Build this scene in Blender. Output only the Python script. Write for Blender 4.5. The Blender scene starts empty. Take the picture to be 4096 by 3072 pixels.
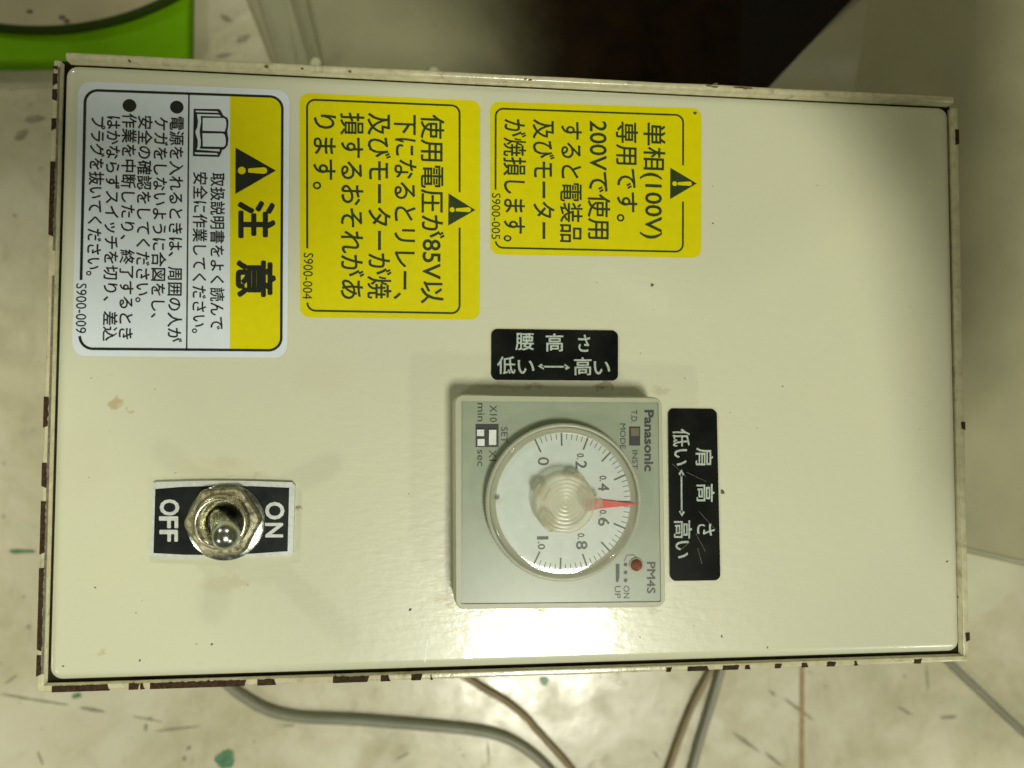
import bpy, bmesh, math, random
from mathutils import Vector, Matrix, noise
random.seed(7)
S = bpy.context.scene
COL = S.collection

# ------------------------------------------------------------------ camera
Z0 = 0.200                       # height of the lid of the control box above the floor
FPX, CX, CY = 3105.0, 2048.0, 1536.0
rv = Vector((-0.04131, 0.10724, -0.00499)); tv = Vector((0.00497, 0.00283, -0.17648))
RM = Matrix.Rotation(rv.length, 3, rv.normalized())
CAM = -(RM.transposed() @ tv)    # relative to the middle of the lid
cam = bpy.data.cameras.new('camera'); camo = bpy.data.objects.new('camera', cam); COL.objects.link(camo)
camo.matrix_world = Matrix.Translation(CAM + Vector((0, 0, Z0))) @ RM.transposed().to_4x4()
cam.sensor_width = 36; cam.lens = FPX / 4096 * 36
cam.clip_start = 0.01; cam.clip_end = 50
cam.dof.use_dof = True; cam.dof.focus_distance = 0.173; cam.dof.aperture_fstop = 15
S.camera = camo

def P(u, v, z=0.0):
    """photo pixel -> point (metres) on the plane z above the lid"""
    d = RM.transposed() @ Vector(((u - CX) / FPX, -(v - CY) / FPX, -1))
    t = (z - CAM.z) / d.z
    p = CAM + d * t
    return Vector((p.x, p.y, z + Z0))

# ------------------------------------------------------------------ light
w = bpy.data.worlds.new('World'); S.world = w; w.use_nodes = True
w.node_tree.nodes['Background'].inputs[0].default_value = (0.85, 0.90, 0.70, 1)
w.node_tree.nodes['Background'].inputs[1].default_value = 0.10
S.view_settings.view_transform = 'Standard'; S.view_settings.look = 'None'
S.view_settings.exposure = -0.04; S.view_settings.gamma = 1.0

def lamp(name, x, y, z, sx, sy, watt, col=(1.0, 0.985, 0.84), rz=0.0):
    l = bpy.data.lights.new(name, 'AREA'); l.shape = 'RECTANGLE'; l.size = sx; l.size_y = sy
    l.energy = watt; l.color = col
    o = bpy.data.objects.new(name, l); COL.objects.link(o)
    o.location = (x, y, z); o.rotation_euler = (0, 0, rz)
    return o
HL = 2.2
G = P(2165, 2745, 0)
lx = CAM.x + (G.x - CAM.x) * (CAM.z + HL) / CAM.z
ly = CAM.y + (G.y - CAM.y) * (CAM.z + HL) / CAM.z
lamp('ceiling_lamp', lx, ly, HL + Z0, 0.42, 0.50, 37)
lamp('ceiling_lamp', -2.6, -1.9, HL + Z0, 0.26, 0.30, 32)
lamp('ceiling_lamp', -3.2, 3.4, HL + Z0, 0.40, 0.40, 85)
lamp('ceiling_lamp', 0.85, 2.5, HL + Z0, 0.45, 0.40, 42)
lamp('ceiling_lamp', 2.3, -2.3, HL + Z0, 0.26, 0.30, 27)

# ------------------------------------------------------------------ material helpers
class M:
    def __init__(s, name):
        s.m = bpy.data.materials.new(name); s.m.use_nodes = True
        s.t = s.m.node_tree; s.b = s.t.nodes['Principled BSDF']
    def n(s, typ, **kw):
        x = s.t.nodes.new(typ)
        for k, v in kw.items(): setattr(x, k, v)
        return x
    def l(s, a, b): s.t.links.new(a, b)
    def coord(s, scale=(1, 1, 1), rot=(0, 0, 0)):
        g = s.n('ShaderNodeNewGeometry'); mp = s.n('ShaderNodeMapping')
        mp.inputs['Scale'].default_value = scale; mp.inputs['Rotation'].default_value = rot
        s.l(g.outputs['Position'], mp.inputs['Vector']); return mp.outputs[0]
    def noise(s, scale, detail=4, vec=None, rough=0.55, dist=0.0):
        x = s.n('ShaderNodeTexNoise'); x.inputs['Scale'].default_value = scale
        x.inputs['Detail'].default_value = detail; x.inputs['Roughness'].default_value = rough
        x.inputs['Distortion'].default_value = dist
        s.l(vec if vec is not None else s.coord(), x.inputs['Vector']); return x.outputs['Fac']
    def ramp(s, fac, stops):
        r = s.n('ShaderNodeValToRGB'); s.l(fac, r.inputs[0])
        e = r.color_ramp.elements
        while len(e) < len(stops): e.new(0.5)
        for i, (p, c) in enumerate(stops):
            e[i].position = p; e[i].color = tuple(c) + ((1,) if len(c) == 3 else ())
        return r.outputs[0]
    def mix(s, fac, a, b, mode='MIX'):
        x = s.n('ShaderNodeMix', data_type='RGBA', blend_type=mode)
        for sock, val in ((x.inputs[0], fac), (x.inputs[6], a), (x.inputs[7], b)):
            if hasattr(val, 'is_linked') or hasattr(val, 'links'): s.l(val, sock)
            elif isinstance(val, (int, float)): sock.default_value = val
            else: sock.default_value = tuple(val) + (1,)
        return x.outputs[2]
    def math(s, op, a, b=None, c=None):
        x = s.n('ShaderNodeMath', operation=op)
        for i, val in enumerate((a, b, c)):
            if val is None: continue
            if hasattr(val, 'links'): s.l(val, x.inputs[i])
            else: x.inputs[i].default_value = val
        return x.outputs[0]
    def set(s, **kw):
        names = {'col': 'Base Color', 'rough': 'Roughness', 'metal': 'Metallic', 'spec': 'Specular IOR Level',
                 'sss': 'Subsurface Weight', 'coat': 'Coat Weight', 'trans': 'Transmission Weight', 'ior': 'IOR'}
        for k, v in kw.items():
            sock = s.b.inputs[names[k]]
            if hasattr(v, 'links'): s.l(v, sock)
            elif k == 'col': sock.default_value = tuple(v) + (1,)
            else: sock.default_value = v
        return s
    def bump(s, h, strength=0.2, dist=0.0002, normal=None):
        x = s.n('ShaderNodeBump'); x.inputs['Strength'].default_value = strength
        x.inputs['Distance'].default_value = dist; s.l(h, x.inputs['Height'])
        if normal is not None: s.l(normal, x.inputs['Normal'])
        s.l(x.outputs[0], s.b.inputs['Normal']); return x.outputs[0]

def simple(name, col, rough=0.5, metal=0.0, var=0.12, scale=400, bump=0.0, bscale=2500, bdist=0.00005, spec=0.5):
    m = M(name)
    f = m.noise(scale, 4)
    c = m.ramp(f, [(0.3, [x * (1 - var) for x in col]), (0.7, [min(1, x * (1 + var)) for x in col])])
    m.set(col=c, rough=rough, metal=metal, spec=spec)
    if bump: m.bump(m.noise(bscale, 3), bump, bdist)
    return m.m

# stains on the lid: (pixel x, pixel y, radius x mm, radius y mm, strength, colour)
CREAM = (0.66, 0.64, 0.395)
BR = (0.22, 0.13, 0.04); DK = (0.10, 0.085, 0.05); OR = (0.42, 0.27, 0.08)
STAINS = [
    (460, 1612, 1.8, 1.1, .55, OR), (520, 1640, .9, .7, .4, OR), (1190, 2033, 1.1, .45, .75, BR), (1200, 2065, .5, .5, .6, BR),
    (890, 2335, 6, 2.2, .14, OR), (960, 2330, 3, 1.2, .12, BR), (860, 1870, 9, 3.0, .08, OR), (900, 1850, 4, 1.5, .08, OR), (2140, 1547, 3.0, .7, .38, BR), (2420, 1540, 2.2, 1.0, .55, BR),
    (2395, 1550, 1.2, .6, .5, DK), (1800, 2385, 1.5, 3.2, .38, BR), (1790, 2150, 1.0, 10, .18, BR), (1750, 2395, 2.0, 1.2, .25, OR),
    (2170, 2447, 1.3, .8, .95, BR), (3818, 460, 1.0, 2.2, .6, BR), (700, 1895, .5, .3, .6, BR),
    (1030, 1905, 1.0, .6, .2, OR), (2612, 2440, 2.5, .8, .25, BR), (800, 2650, 1.0, .7, .10, OR), (408, 2615, 1.0, .8, .30, OR),
    (2000, 1545, 5, .6, .22, BR), (2640, 1560, 2.5, 1.2, .2, BR), (320, 1850, 6, 10, .05, OR), (1290, 1500, 8, 5, .06, OR),
    (2128, 2535, .9, 2.4, .5, BR),
]
def lid_paint():
    m = M('cream_lid_paint')
    big = m.noise(14, 4)
    col = m.ramp(big, [(0.3, (0.645, 0.662, 0.495)), (0.7, (0.675, 0.680, 0.485))])
    fine = m.noise(900, 3)
    col = m.mix(m.ramp(fine, [(0.62, (0, 0, 0)), (0.80, (.30, .30, .30))]), col, (0.52, 0.48, 0.27))
    geo = m.n('ShaderNodeNewGeometry')
    warp = m.n('ShaderNodeTexNoise'); warp.inputs['Scale'].default_value = 700; warp.inputs['Detail'].default_value = 4
    m.l(geo.outputs['Position'], warp.inputs['Vector'])
    sub = m.n('ShaderNodeVectorMath', operation='SUBTRACT'); sub.inputs[1].default_value = (.5, .5, .5)
    m.l(warp.outputs['Color'], sub.inputs[0])
    sc = m.n('ShaderNodeVectorMath', operation='SCALE'); sc.inputs['Scale'].default_value = 0.0035
    m.l(sub.outputs[0], sc.inputs[0])
    add = m.n('ShaderNodeVectorMath', operation='ADD')
    m.l(geo.outputs['Position'], add.inputs[0]); m.l(sc.outputs[0], add.inputs[1])
    for (u, v, rx, ry, st, c) in STAINS:
        p = P(u, v, 0)
        mp = m.n('ShaderNodeMapping', vector_type='POINT')
        rx *= .001; ry *= .001
        mp.inputs['Scale'].default_value = (1 / rx, 1 / ry, 1 / max(rx, ry))
        mp.inputs['Location'].default_value = (-p.x / rx, -p.y / ry, -Z0 / max(rx, ry))
        m.l(add.outputs[0], mp.inputs[0])
        ln = m.n('ShaderNodeVectorMath', operation='LENGTH'); m.l(mp.outputs[0], ln.inputs[0])
        mr = m.n('ShaderNodeMapRange', interpolation_type='SMOOTHSTEP')
        mr.inputs[1].default_value = 0.45; mr.inputs[2].default_value = 1.15
        mr.inputs[3].default_value = st; mr.inputs[4].default_value = 0
        m.l(ln.outputs['Value'], mr.inputs[0])
        col = m.mix(mr.outputs[0], col, c)
    m.set(col=col, spec=0.55)
    m.set(rough=.30, coat=.55); m.b.inputs['Coat Roughness'].default_value = .08
    st = m.noise(1, 3, vec=m.coord((230, 800, 300), (0, 0, math.radians(58))))
    pe = m.noise(330, 2)
    h = m.math('ADD', m.math('MULTIPLY', st, 0.5), m.math('MULTIPLY', pe, 0.45))
    nb = m.bump(h, 0.55, 0.00013); m.l(nb, m.b.inputs['Coat Normal'])
    return m.m
def body_paint():
    m = M('cream_body_paint')
    f = m.noise(500, 5)
    col = m.ramp(f, [(0.3, (0.50, 0.47, 0.29)), (0.72, (0.66, 0.63, 0.42))])
    d = m.ramp(m.noise(160, 5, rough=.7), [(0.58, (0, 0, 0)), (0.72, (.8, .8, .8))])
    col = m.mix(d, col, (0.27, 0.21, 0.10))
    m.set(col=col, rough=0.16); m.bump(m.noise(900, 3), 0.4, 0.0001)
    return m.m
def floor_mat():
    m = M('stained_cream_floor')
    v = m.coord((1, 1, 1))
    a = m.noise(16, 8, v, .62, .6)
    col = m.ramp(a, [(0.28, (0.42, 0.39, 0.25)), (0.46, (0.53, 0.50, 0.33)), (0.60, (0.62, 0.585, 0.42)), (0.8, (0.68, 0.66, 0.52))])
    b = m.noise(55, 6, m.coord((1, .55, 1), (0, 0, .3)), .65, .9)
    col = m.mix(m.ramp(b, [(0.55, (0, 0, 0)), (0.80, (.40, .40, .40))]), col, (0.30, 0.26, 0.13))
    c = m.noise(150, 4, m.coord((1, .35, 1), (0, 0, -.5)), .6, .5)
    col = m.mix(m.ramp(c, [(0.64, (0, 0, 0)), (0.80, (.45, .45, .45))]), col, (0.24, 0.21, 0.12))
    e = m.noise(38, 5, m.coord((.7, 1, 1), (0, 0, 1.1)), .6)
    col = m.mix(m.ramp(e, [(0.60, (0, 0, 0)), (0.78, (.35, .35, .35))]), col, (0.40, 0.46, 0.33))
    m.set(col=col, rough=m.ramp(m.noise(70, 5), [(0.3, (.12, .12, .12)), (0.7, (.42, .42, .42))]))
    m.bump(m.noise(90, 5), 0.15, 0.0008)
    return m.m
def panel_mat(name, c, rough=.35, spec=.5):
    m = M(name)
    f = m.noise(30, 5)
    col = m.ramp(f, [(0.3, [x * .88 for x in c]), (0.7, [x * 1.08 for x in c])])
    col = m.mix(m.ramp(m.noise(240, 4), [(0.68, (0, 0, 0)), (0.80, (.5, .5, .5))]), col, [x * .55 for x in c])
    m.set(col=col, rough=rough, spec=spec); m.bump(m.noise(500, 3), .3, .0001)
    return m.m
def shaded_panel():
    m = M('beige_paint_darkening_to_shade')  # beige darkens to brown along x, painting in the opening's shade
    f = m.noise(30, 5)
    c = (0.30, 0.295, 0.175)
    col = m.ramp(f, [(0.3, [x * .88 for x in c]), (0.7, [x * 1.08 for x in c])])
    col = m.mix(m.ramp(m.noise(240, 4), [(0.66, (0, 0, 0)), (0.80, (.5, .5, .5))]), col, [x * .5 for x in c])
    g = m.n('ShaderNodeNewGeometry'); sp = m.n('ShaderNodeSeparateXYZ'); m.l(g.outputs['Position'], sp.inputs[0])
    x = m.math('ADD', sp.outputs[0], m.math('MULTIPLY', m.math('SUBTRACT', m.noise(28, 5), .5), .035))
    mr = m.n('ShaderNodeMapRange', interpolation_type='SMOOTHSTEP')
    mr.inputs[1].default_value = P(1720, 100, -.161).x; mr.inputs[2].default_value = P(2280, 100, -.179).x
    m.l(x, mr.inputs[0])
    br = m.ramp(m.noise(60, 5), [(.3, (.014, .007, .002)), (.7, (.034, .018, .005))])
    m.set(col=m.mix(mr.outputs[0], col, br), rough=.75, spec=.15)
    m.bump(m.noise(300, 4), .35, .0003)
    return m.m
def dial_clear():
    m = M('clear_plastic')
    out = m.t.nodes['Material Output']
    tr = m.n('ShaderNodeBsdfTransparent'); tr.inputs[0].default_value = (.97, .97, .95, 1)
    gl = m.n('ShaderNodeBsdfGlossy'); gl.inputs['Roughness'].default_value = .06
    df = m.n('ShaderNodeBsdfDiffuse'); df.inputs[0].default_value = (.75, .75, .66, 1)
    mx0 = m.n('ShaderNodeMixShader'); m.l(m.math('MULTIPLY', m.noise(300, 3), .22), mx0.inputs[0])
    m.l(tr.outputs[0], mx0.inputs[1]); m.l(df.outputs[0], mx0.inputs[2])
    fr = m.n('ShaderNodeFresnel'); fr.inputs[0].default_value = 1.5
    mx = m.n('ShaderNodeMixShader'); m.l(fr.outputs[0], mx.inputs[0]); m.l(mx0.outputs[0], mx.inputs[1]); m.l(gl.outputs[0], mx.inputs[2])
    m.l(mx.outputs[0], out.inputs['Surface'])
    return m.m
def translucent(name, col, amount, rough):
    m = M(name)
    out = m.t.nodes['Material Output']
    tr = m.n('ShaderNodeBsdfTransparent'); tr.inputs[0].default_value = (.95, .93, .82, 1)
    m.set(col=col, rough=rough)
    lw = m.n('ShaderNodeLayerWeight'); lw.inputs[0].default_value = .35
    fac = m.math('ADD', m.math('MULTIPLY', lw.outputs['Facing'], .5), amount)
    fac = m.math('ADD', fac, m.math('MULTIPLY', m.noise(500, 3), .12))
    mx = m.n('ShaderNodeMixShader'); m.l(fac, mx.inputs[0])
    m.l(tr.outputs[0], mx.inputs[1]); m.l(m.b.outputs[0], mx.inputs[2]); m.l(mx.outputs[0], out.inputs['Surface'])
    return m.m
def brushed(name, c, rough=.28):
    m = M(name)
    f = m.noise(600, 4)
    m.set(col=m.ramp(f, [(0.3, [x * .88 for x in c]), (0.65, c)]), metal=1.0,
          rough=m.ramp(m.noise(900, 3), [(0.3, (rough * .6,) * 3), (0.7, (rough * 1.5,) * 3)]))
    m.bump(m.noise(1200, 3), .2, .00005)
    return m.m

MT = {
    'lid': lid_paint(), 'body': body_paint(), 'floor': floor_mat(),
    'gap': simple('seam_shade', (0.022, 0.019, 0.010), .9, var=.6, scale=150, spec=.1),
    'chip': simple('bare_brown_primer', (0.045, 0.026, 0.012), .75, var=.55, scale=1500, bump=.6, bscale=1500, spec=.15),
    'grey': simple('worn_grey_metal', (0.17, 0.155, 0.11), .4, var=.4, scale=900, bump=.4),
    'white': simple('white_label_film', (0.70, 0.78, 0.83), .32, var=.02),
    'yellow': simple('yellow_label_film', (0.69, 0.63, 0.0), .35, var=.03, spec=.25),
    'ink': simple('black_print', (0.012, 0.016, 0.010), .35, var=.2),
    'green_ink': simple('dark_green_print', (0.025, 0.045, 0.012), .35, var=.2),
    'black': simple('black_engraving_plate', (0.008, 0.009, 0.007), .14, spec=.35, var=.6, scale=120, bump=.06, bscale=1200),
    'engrave': simple('engraved_white', (0.42, 0.50, 0.43), .5, var=.35, scale=2500),
    'housing': simple('beige_timer_plastic', (0.42, 0.44, 0.30), .38, var=.04),
    'face': simple('grey_green_faceplate', (0.285, 0.335, 0.235), .30, var=.05, scale=250, bump=.12, bscale=500),
    'dialwhite': simple('white_dial', (0.72, 0.80, 0.76), .35, var=.02),
    'clear': dial_clear(), 'knob': translucent('clear_beige_plastic', (0.68, 0.66, 0.52), .32, .10), 'frost': translucent('frosted_clear_plastic', (0.66, 0.68, 0.53), .50, .2),
    'rim': simple('frosted_dial_rim', (0.55, 0.56, 0.42), .25, var=.06),
    'red': simple('red_pointer_paint', (0.85, 0.02, 0.008), .3, var=.05),
    'led': simple('dull_red_lens', (0.24, 0.085, 0.055), .15, var=.3, scale=1500),
    'print': simple('grey_green_print', (0.020, 0.027, 0.018), .4, var=.3, scale=1800),
    'dark': simple('black_plastic', (0.012, 0.016, 0.012), .35),
    'brownslide': simple('brown_slider', (0.13, 0.11, 0.055), .35),
    'whiteslide': simple('white_slider', (0.75, 0.80, 0.74), .25),
    'brass': brushed('nickel_brass', (0.70, 0.66, 0.48)), 'steel': brushed('dull_steel', (0.50, 0.54, 0.46), .20),
    'alu': simple('bare_aluminium', (0.66, 0.70, 0.66), .35, metal=.25, var=.12, scale=900, bump=.3),
    'blackpaint': simple('black_switch_plate', (0.010, 0.013, 0.013), .30, spec=.3, var=.6, scale=300, bump=.3, bscale=700),
    'cable_grey': simple('grey_cable_sheath', (0.225, 0.225, 0.155), .42, var=.10, scale=90, bump=.3, bscale=600),
    'cable_brown': simple('brown_cable_sheath', (0.22, 0.165, 0.075), .45, var=.15, scale=90, bump=.3, bscale=600),
    'greenb': panel_mat('green_plastic', (0.15, 0.36, 0.0), .6, .08),
    'tubside': panel_mat('dark_green_rim', (0.03, 0.055, 0.004), .6, .2),
    'tubtop': panel_mat('dusty_beige_lid', (0.40, 0.35, 0.20), .55),
    'panel': panel_mat('beige_machine_paint', (0.30, 0.295, 0.175)),
    'panel2': panel_mat('beige_cover_paint', (0.37, 0.355, 0.215)),
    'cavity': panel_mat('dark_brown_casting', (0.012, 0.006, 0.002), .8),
    'rust': simple('orange_brown_rust', (0.17, 0.11, 0.045), .8, var=.5, scale=1500),
    'rusty': panel_mat('rusty_brown_casting', (0.050, 0.030, 0.011), .8),
    'shade_ramp': shaded_panel(),
    'bolt': panel_mat('cream_bolt_paint', (0.60, 0.60, 0.42)),
    'gspot': simple('green_paint_drip', (0.07, 0.20, 0.085), .4, var=.3, scale=300),
    'scuff': simple('dark_scuff', (0.29, 0.27, 0.17), .6, var=.35, scale=500),
    'joint': simple('brown_joint_filler', (0.33, 0.24, 0.105), .7, var=.2, scale=200),
    'speck': simple('brown_speck', (0.10, 0.08, 0.03), .6, var=.4, scale=900),
}

# ------------------------------------------------------------------ object helpers
WORLD = {}
def mesh_obj(name, verts, faces, mat, parent=None, smooth=False, label=None, mats=None, midx=None):
    vs = [Vector(v) for v in verts]
    lo = Vector((min(v.x for v in vs), min(v.y for v in vs), min(v.z for v in vs)))
    hi = Vector((max(v.x for v in vs), max(v.y for v in vs), max(v.z for v in vs)))
    c = (lo + hi) / 2
    me = bpy.data.meshes.new(name)
    me.from_pydata([tuple(v - c) for v in vs], [], faces)
    for x in (mats or [mat]): me.materials.append(MT[x])
    if midx: me.polygons.foreach_set('material_index', midx)
    if smooth is True: me.polygons.foreach_set('use_smooth', [True] * len(me.polygons))
    elif smooth: me.polygons.foreach_set('use_smooth', smooth)
    me.update()
    o = bpy.data.objects.new(name, me); COL.objects.link(o)
    pw = WORLD.get(parent.name, Vector((0, 0, 0))) if parent else Vector((0, 0, 0))
    if parent: o.parent = parent
    o.location = c - pw
    WORLD[o.name] = c
    if label: o['label'] = label
    return o
def root(name, loc, label, cat, group=None):
    o = bpy.data.objects.new(name, None); COL.objects.link(o); o.location = loc; WORLD[o.name] = Vector(loc)
    o['label'] = label; o['category'] = cat; o.empty_display_size = .01
    if group: o['group'] = group
    return o
def tag(o, label=None, cat=None, group=None, kind=None):
    if label: o['label'] = label
    if cat: o['category'] = cat
    if group: o['group'] = group
    if kind: o['kind'] = kind
    return o

class MB:
    def __init__(s): s.v = []; s.f = []; s.sm = []
    def add(s, v, f, smooth=False):
        n = len(s.v); s.v += [tuple(x) for x in v]; s.f += [[i + n for i in q] for q in f]; s.sm += [smooth] * len(f)
    def prism(s, pts, z0, z1, bottom=False):
        n = len(pts)
        v = [(p[0], p[1], z0) for p in pts] + [(p[0], p[1], z1) for p in pts]
        a = sum(pts[i][0] * pts[(i + 1) % n][1] - pts[(i + 1) % n][0] * pts[i][1] for i in range(n))
        f = []
        for i in range(n):
            j = (i + 1) % n
            f.append([i, j, n + j, n + i] if a > 0 else [j, i, n + i, n + j])
        f.append([n + i for i in range(n)] if a > 0 else [n + i for i in reversed(range(n))])
        if bottom: f.append([i for i in reversed(range(n))] if a > 0 else list(range(n)))
        s.add(v, f)
    def flat(s, pts, z):
        n = len(pts)
        a = sum(pts[i][0] * pts[(i + 1) % n][1] - pts[(i + 1) % n][0] * pts[i][1] for i in range(n))
        s.add([(p[0], p[1], z) for p in pts], [list(range(n)) if a > 0 else list(reversed(range(n)))])
    def stroke(s, pts, wd, z, closed=False):
        """flat ribbon; pts list of 2D points or None for a break"""
        runs = [[]]
        for p in pts:
            if p is None: runs.append([])
            else: runs[-1].append(Vector((p[0], p[1])))
        for r in runs:
            n = len(r)
            if n < 2: continue
            v = []
            for i in range(n):
                a = r[i - 1] if (i or closed) else r[i]
                b = r[(i + 1) % n] if (i < n - 1 or closed) else r[i]
                d = (b - a)
                if d.length < 1e-9: d = Vector((1, 0))
                d.normalize(); nn = Vector((-d.y, d.x)) * wd / 2
                v += [(r[i].x + nn.x, r[i].y + nn.y, z), (r[i].x - nn.x, r[i].y - nn.y, z)]
            f = []
            for i in range(n if closed else n - 1):
                j = (i + 1) % n
                f.append([2 * i + 1, 2 * j + 1, 2 * j, 2 * i])
            s.add(v, f)
    def loft(s, rings, closed=True, cap_top=True, cap_bottom=False, smooth=True):
        n = len(rings[0]); v = [p for r in rings for p in r]; f = []
        for k in range(len(rings) - 1):
            for i in range(n if closed else n - 1):
                j = (i + 1) % n
                f.append([k * n + i, k * n + j, (k + 1) * n + j, (k + 1) * n + i])
        s.add(v, f, smooth)
        if cap_top: s.add(rings[-1], [list(range(n))])
        if cap_bottom: s.add(rings[0], [list(reversed(range(n)))])
    def build(s, name, mat, parent=None, label=None, smooth=None):
        return mesh_obj(name, s.v, s.f, mat, parent, smooth if smooth is not None else s.sm, label)

def rquad(c, r, step=8):
    """rounded quad from 4 2D corners (any order round), radius r"""
    out = []; n = len(c); c = [Vector((p[0], p[1])) for p in c]
    for i in range(n):
        a, b, d = c[i - 1], c[i], c[(i + 1) % n]
        u = (a - b).normalized(); w_ = (d - b).normalized()
        ang = math.acos(max(-1, min(1, u.dot(w_)))); t = r / math.tan(ang / 2)
        cen = b + (u + w_).normalized() * (r / math.sin(ang / 2))
        p0 = b + u * t; p1 = b + w_ * t
        a0 = math.atan2(p0.y - cen.y, p0.x - cen.x); a1 = math.atan2(p1.y - cen.y, p1.x - cen.x)
        da = (a1 - a0 + math.pi) % (2 * math.pi) - math.pi
        for k in range(step + 1):
            q = a0 + da * k / step; out.append(Vector((cen.x + r * math.cos(q), cen.y + r * math.sin(q))))
    return out
def dense(pts, d=.0005, closed=True):
    o = []; n = len(pts)
    for i in range(n if closed else n - 1):
        a, b = pts[i], pts[(i + 1) % n]; k = max(1, int((b - a).length / d))
        for j in range(k): o.append(a.lerp(b, j / k))
    if not closed: o.append(pts[-1])
    return o
def circ(c, r, n=24, ry=None, a0=0):
    ry = ry or r
    return [Vector((c[0] + r * math.cos(a0 + 2 * math.pi * i / n), c[1] + ry * math.sin(a0 + 2 * math.pi * i / n))) for i in range(n)]
def ring3(c, r, z, n=64, wob=None):
    return [(c[0] + (r if not wob else r + wob(i)) * math.cos(2 * math.pi * i / n), c[1] + (r if not wob else r + wob(i)) * math.sin(2 * math.pi * i / n), z) for i in range(n)]

# ------------------------------------------------------------------ lettering
_ref = {}
def glyph_mesh(s, bold=0.0, space=1.0):
    cu = bpy.data.curves.new('t', 'FONT'); cu.body = s; cu.size = 1; cu.resolution_u = 3
    cu.fill_mode = 'FRONT'; cu.space_character = space
    o = bpy.data.objects.new('t', cu); COL.objects.link(o)
    dg = bpy.context.evaluated_depsgraph_get(); dg.update()
    me = bpy.data.meshes.new_from_object(o.evaluated_get(dg))
    v = [(x.co.x, x.co.y) for x in me.vertices]; f = [list(p.vertices) for p in me.polygons]
    bpy.data.objects.remove(o); bpy.data.curves.remove(cu); bpy.data.meshes.remove(me)
    if bold:                                     # heavier strokes: shifted copies of the same outline
        n = len(v); v0 = v; f0 = f; v = []; f = []
        for k in range(8 if bold > .012 else 4):
            a = k * math.pi / (4 if bold > .012 else 2) + .4
            v += [(x + bold * math.cos(a), y + bold * math.sin(a)) for x, y in v0]
            f += [[i + k * n for i in q] for q in f0]
    return v, f
def ref(ch):
    if ch not in _ref:
        v, f = glyph_mesh(ch); ys = [p[1] for p in v]; _ref[ch] = (min(ys), max(ys))
    return _ref[ch]
def lay(i, n, bold):
    return 0 if not bold else (i // (n // (8 if bold > .012 else 4))) * 1.5e-6
def text(mb, s, p0, p1, h, z, bold=0.0, refc='国', space=1.0):
    """s from photo pixel p0 to p1 (middle line of the glyphs), glyph height h pixels, plane z above lid"""
    a = P(p0[0], p0[1], z); b = P(p1[0], p1[1], z); d = Vector((b.x - a.x, b.y - a.y)); L = d.length; d.normalize()
    up = Vector((-d.y, d.x)); k = (CAM.z - z) / FPX
    lo, hi = ref(refc); sc = h * k / (hi - lo); mid = (lo + hi) / 2
    v, f = glyph_mesh(s, bold, space)
    xs = [q[0] for q in v]; x0, x1 = min(xs), max(xs)
    out = []
    for (x, y) in v:
        t = (x - x0) / (x1 - x0) * L; q = (y - mid) * sc
        out.append((a.x + d.x * t + up.x * q, a.y + d.y * t + up.y * q, z + Z0 + lay(len(out), len(v), bold)))
    mb.add(out, f)
def glyph_box(mb, ch, x0, y0, x1, y1, z, down=False, bold=0.0):
    """one glyph fitted in a photo pixel box; down = reading direction down the photo"""
    v, f = glyph_mesh(ch, bold); xs = [q[0] for q in v]; ys = [q[1] for q in v]
    a0, a1, b0, b1 = min(xs), max(xs), min(ys), max(ys); out = []
    for (x, y) in v:
        s = (x - a0) / (a1 - a0); t = (y - b0) / (b1 - b0)
        if down: u_, v_ = x0 + (x1 - x0) * t, y0 + (y1 - y0) * s
        else: u_, v_ = x0 + (x1 - x0) * s, y1 - (y1 - y0) * t
        pp = P(u_, v_, z); out.append((pp.x, pp.y, pp.z + lay(len(out), len(v), bold)))
    mb.add(out, f)

def zm(ox, oy, k):
    """coordinates measured in an enlarged crop -> photo pixels"""
    return lambda x, y: (ox + k * x, oy + k * y)

# ------------------------------------------------------------------ floor
fz = -Z0
mb = MB(); mb.flat([(-2.5, -2.5), (2.5, -2.5), (2.5, 2.5), (-2.5, 2.5)], 0.0)
tag(mb.build('floor', 'floor'), kind='structure')
FLOOR = bpy.data.objects['floor']
mb = MB()
a = P(3208, 2500, fz); b = P(3206, 3200, fz)
mb.stroke([(a.x, a.y), (b.x, b.y)], .0022, .0004)
mb.build('floor_joint', 'joint', FLOOR)
def blob(c, rx, ry, seed, n=22, amp=.25, rot=0):
    o = []
    for i in range(n):
        t = 2 * math.pi * i / n
        r = 1 + amp * noise.noise(Vector((math.cos(t) * 1.3, math.sin(t) * 1.3, seed * 3.7)))* 2
        x, y = rx * r * math.cos(t), ry * r * math.sin(t)
        o.append((c[0] + x * math.cos(rot) - y * math.sin(rot), c[1] + x * math.sin(rot) + y * math.cos(rot)))
    return o
kf = (CAM.z + Z0) / FPX
for i, (u, v, rx, ry) in enumerate([(905, 3039, 38, 30), (307, 2783, 16, 9), (88, 2205, 44, 8), (2175, 2722, 17, 19), (1330, 50, 8, 8)]):
    c = P(u, v, fz); mb = MB(); mb.flat(blob((c.x, c.y), rx * kf, ry * kf, i), .0005)
    if i < 4: mb.build('paint_drip', 'gspot', FLOOR)
mb = MB()
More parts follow.
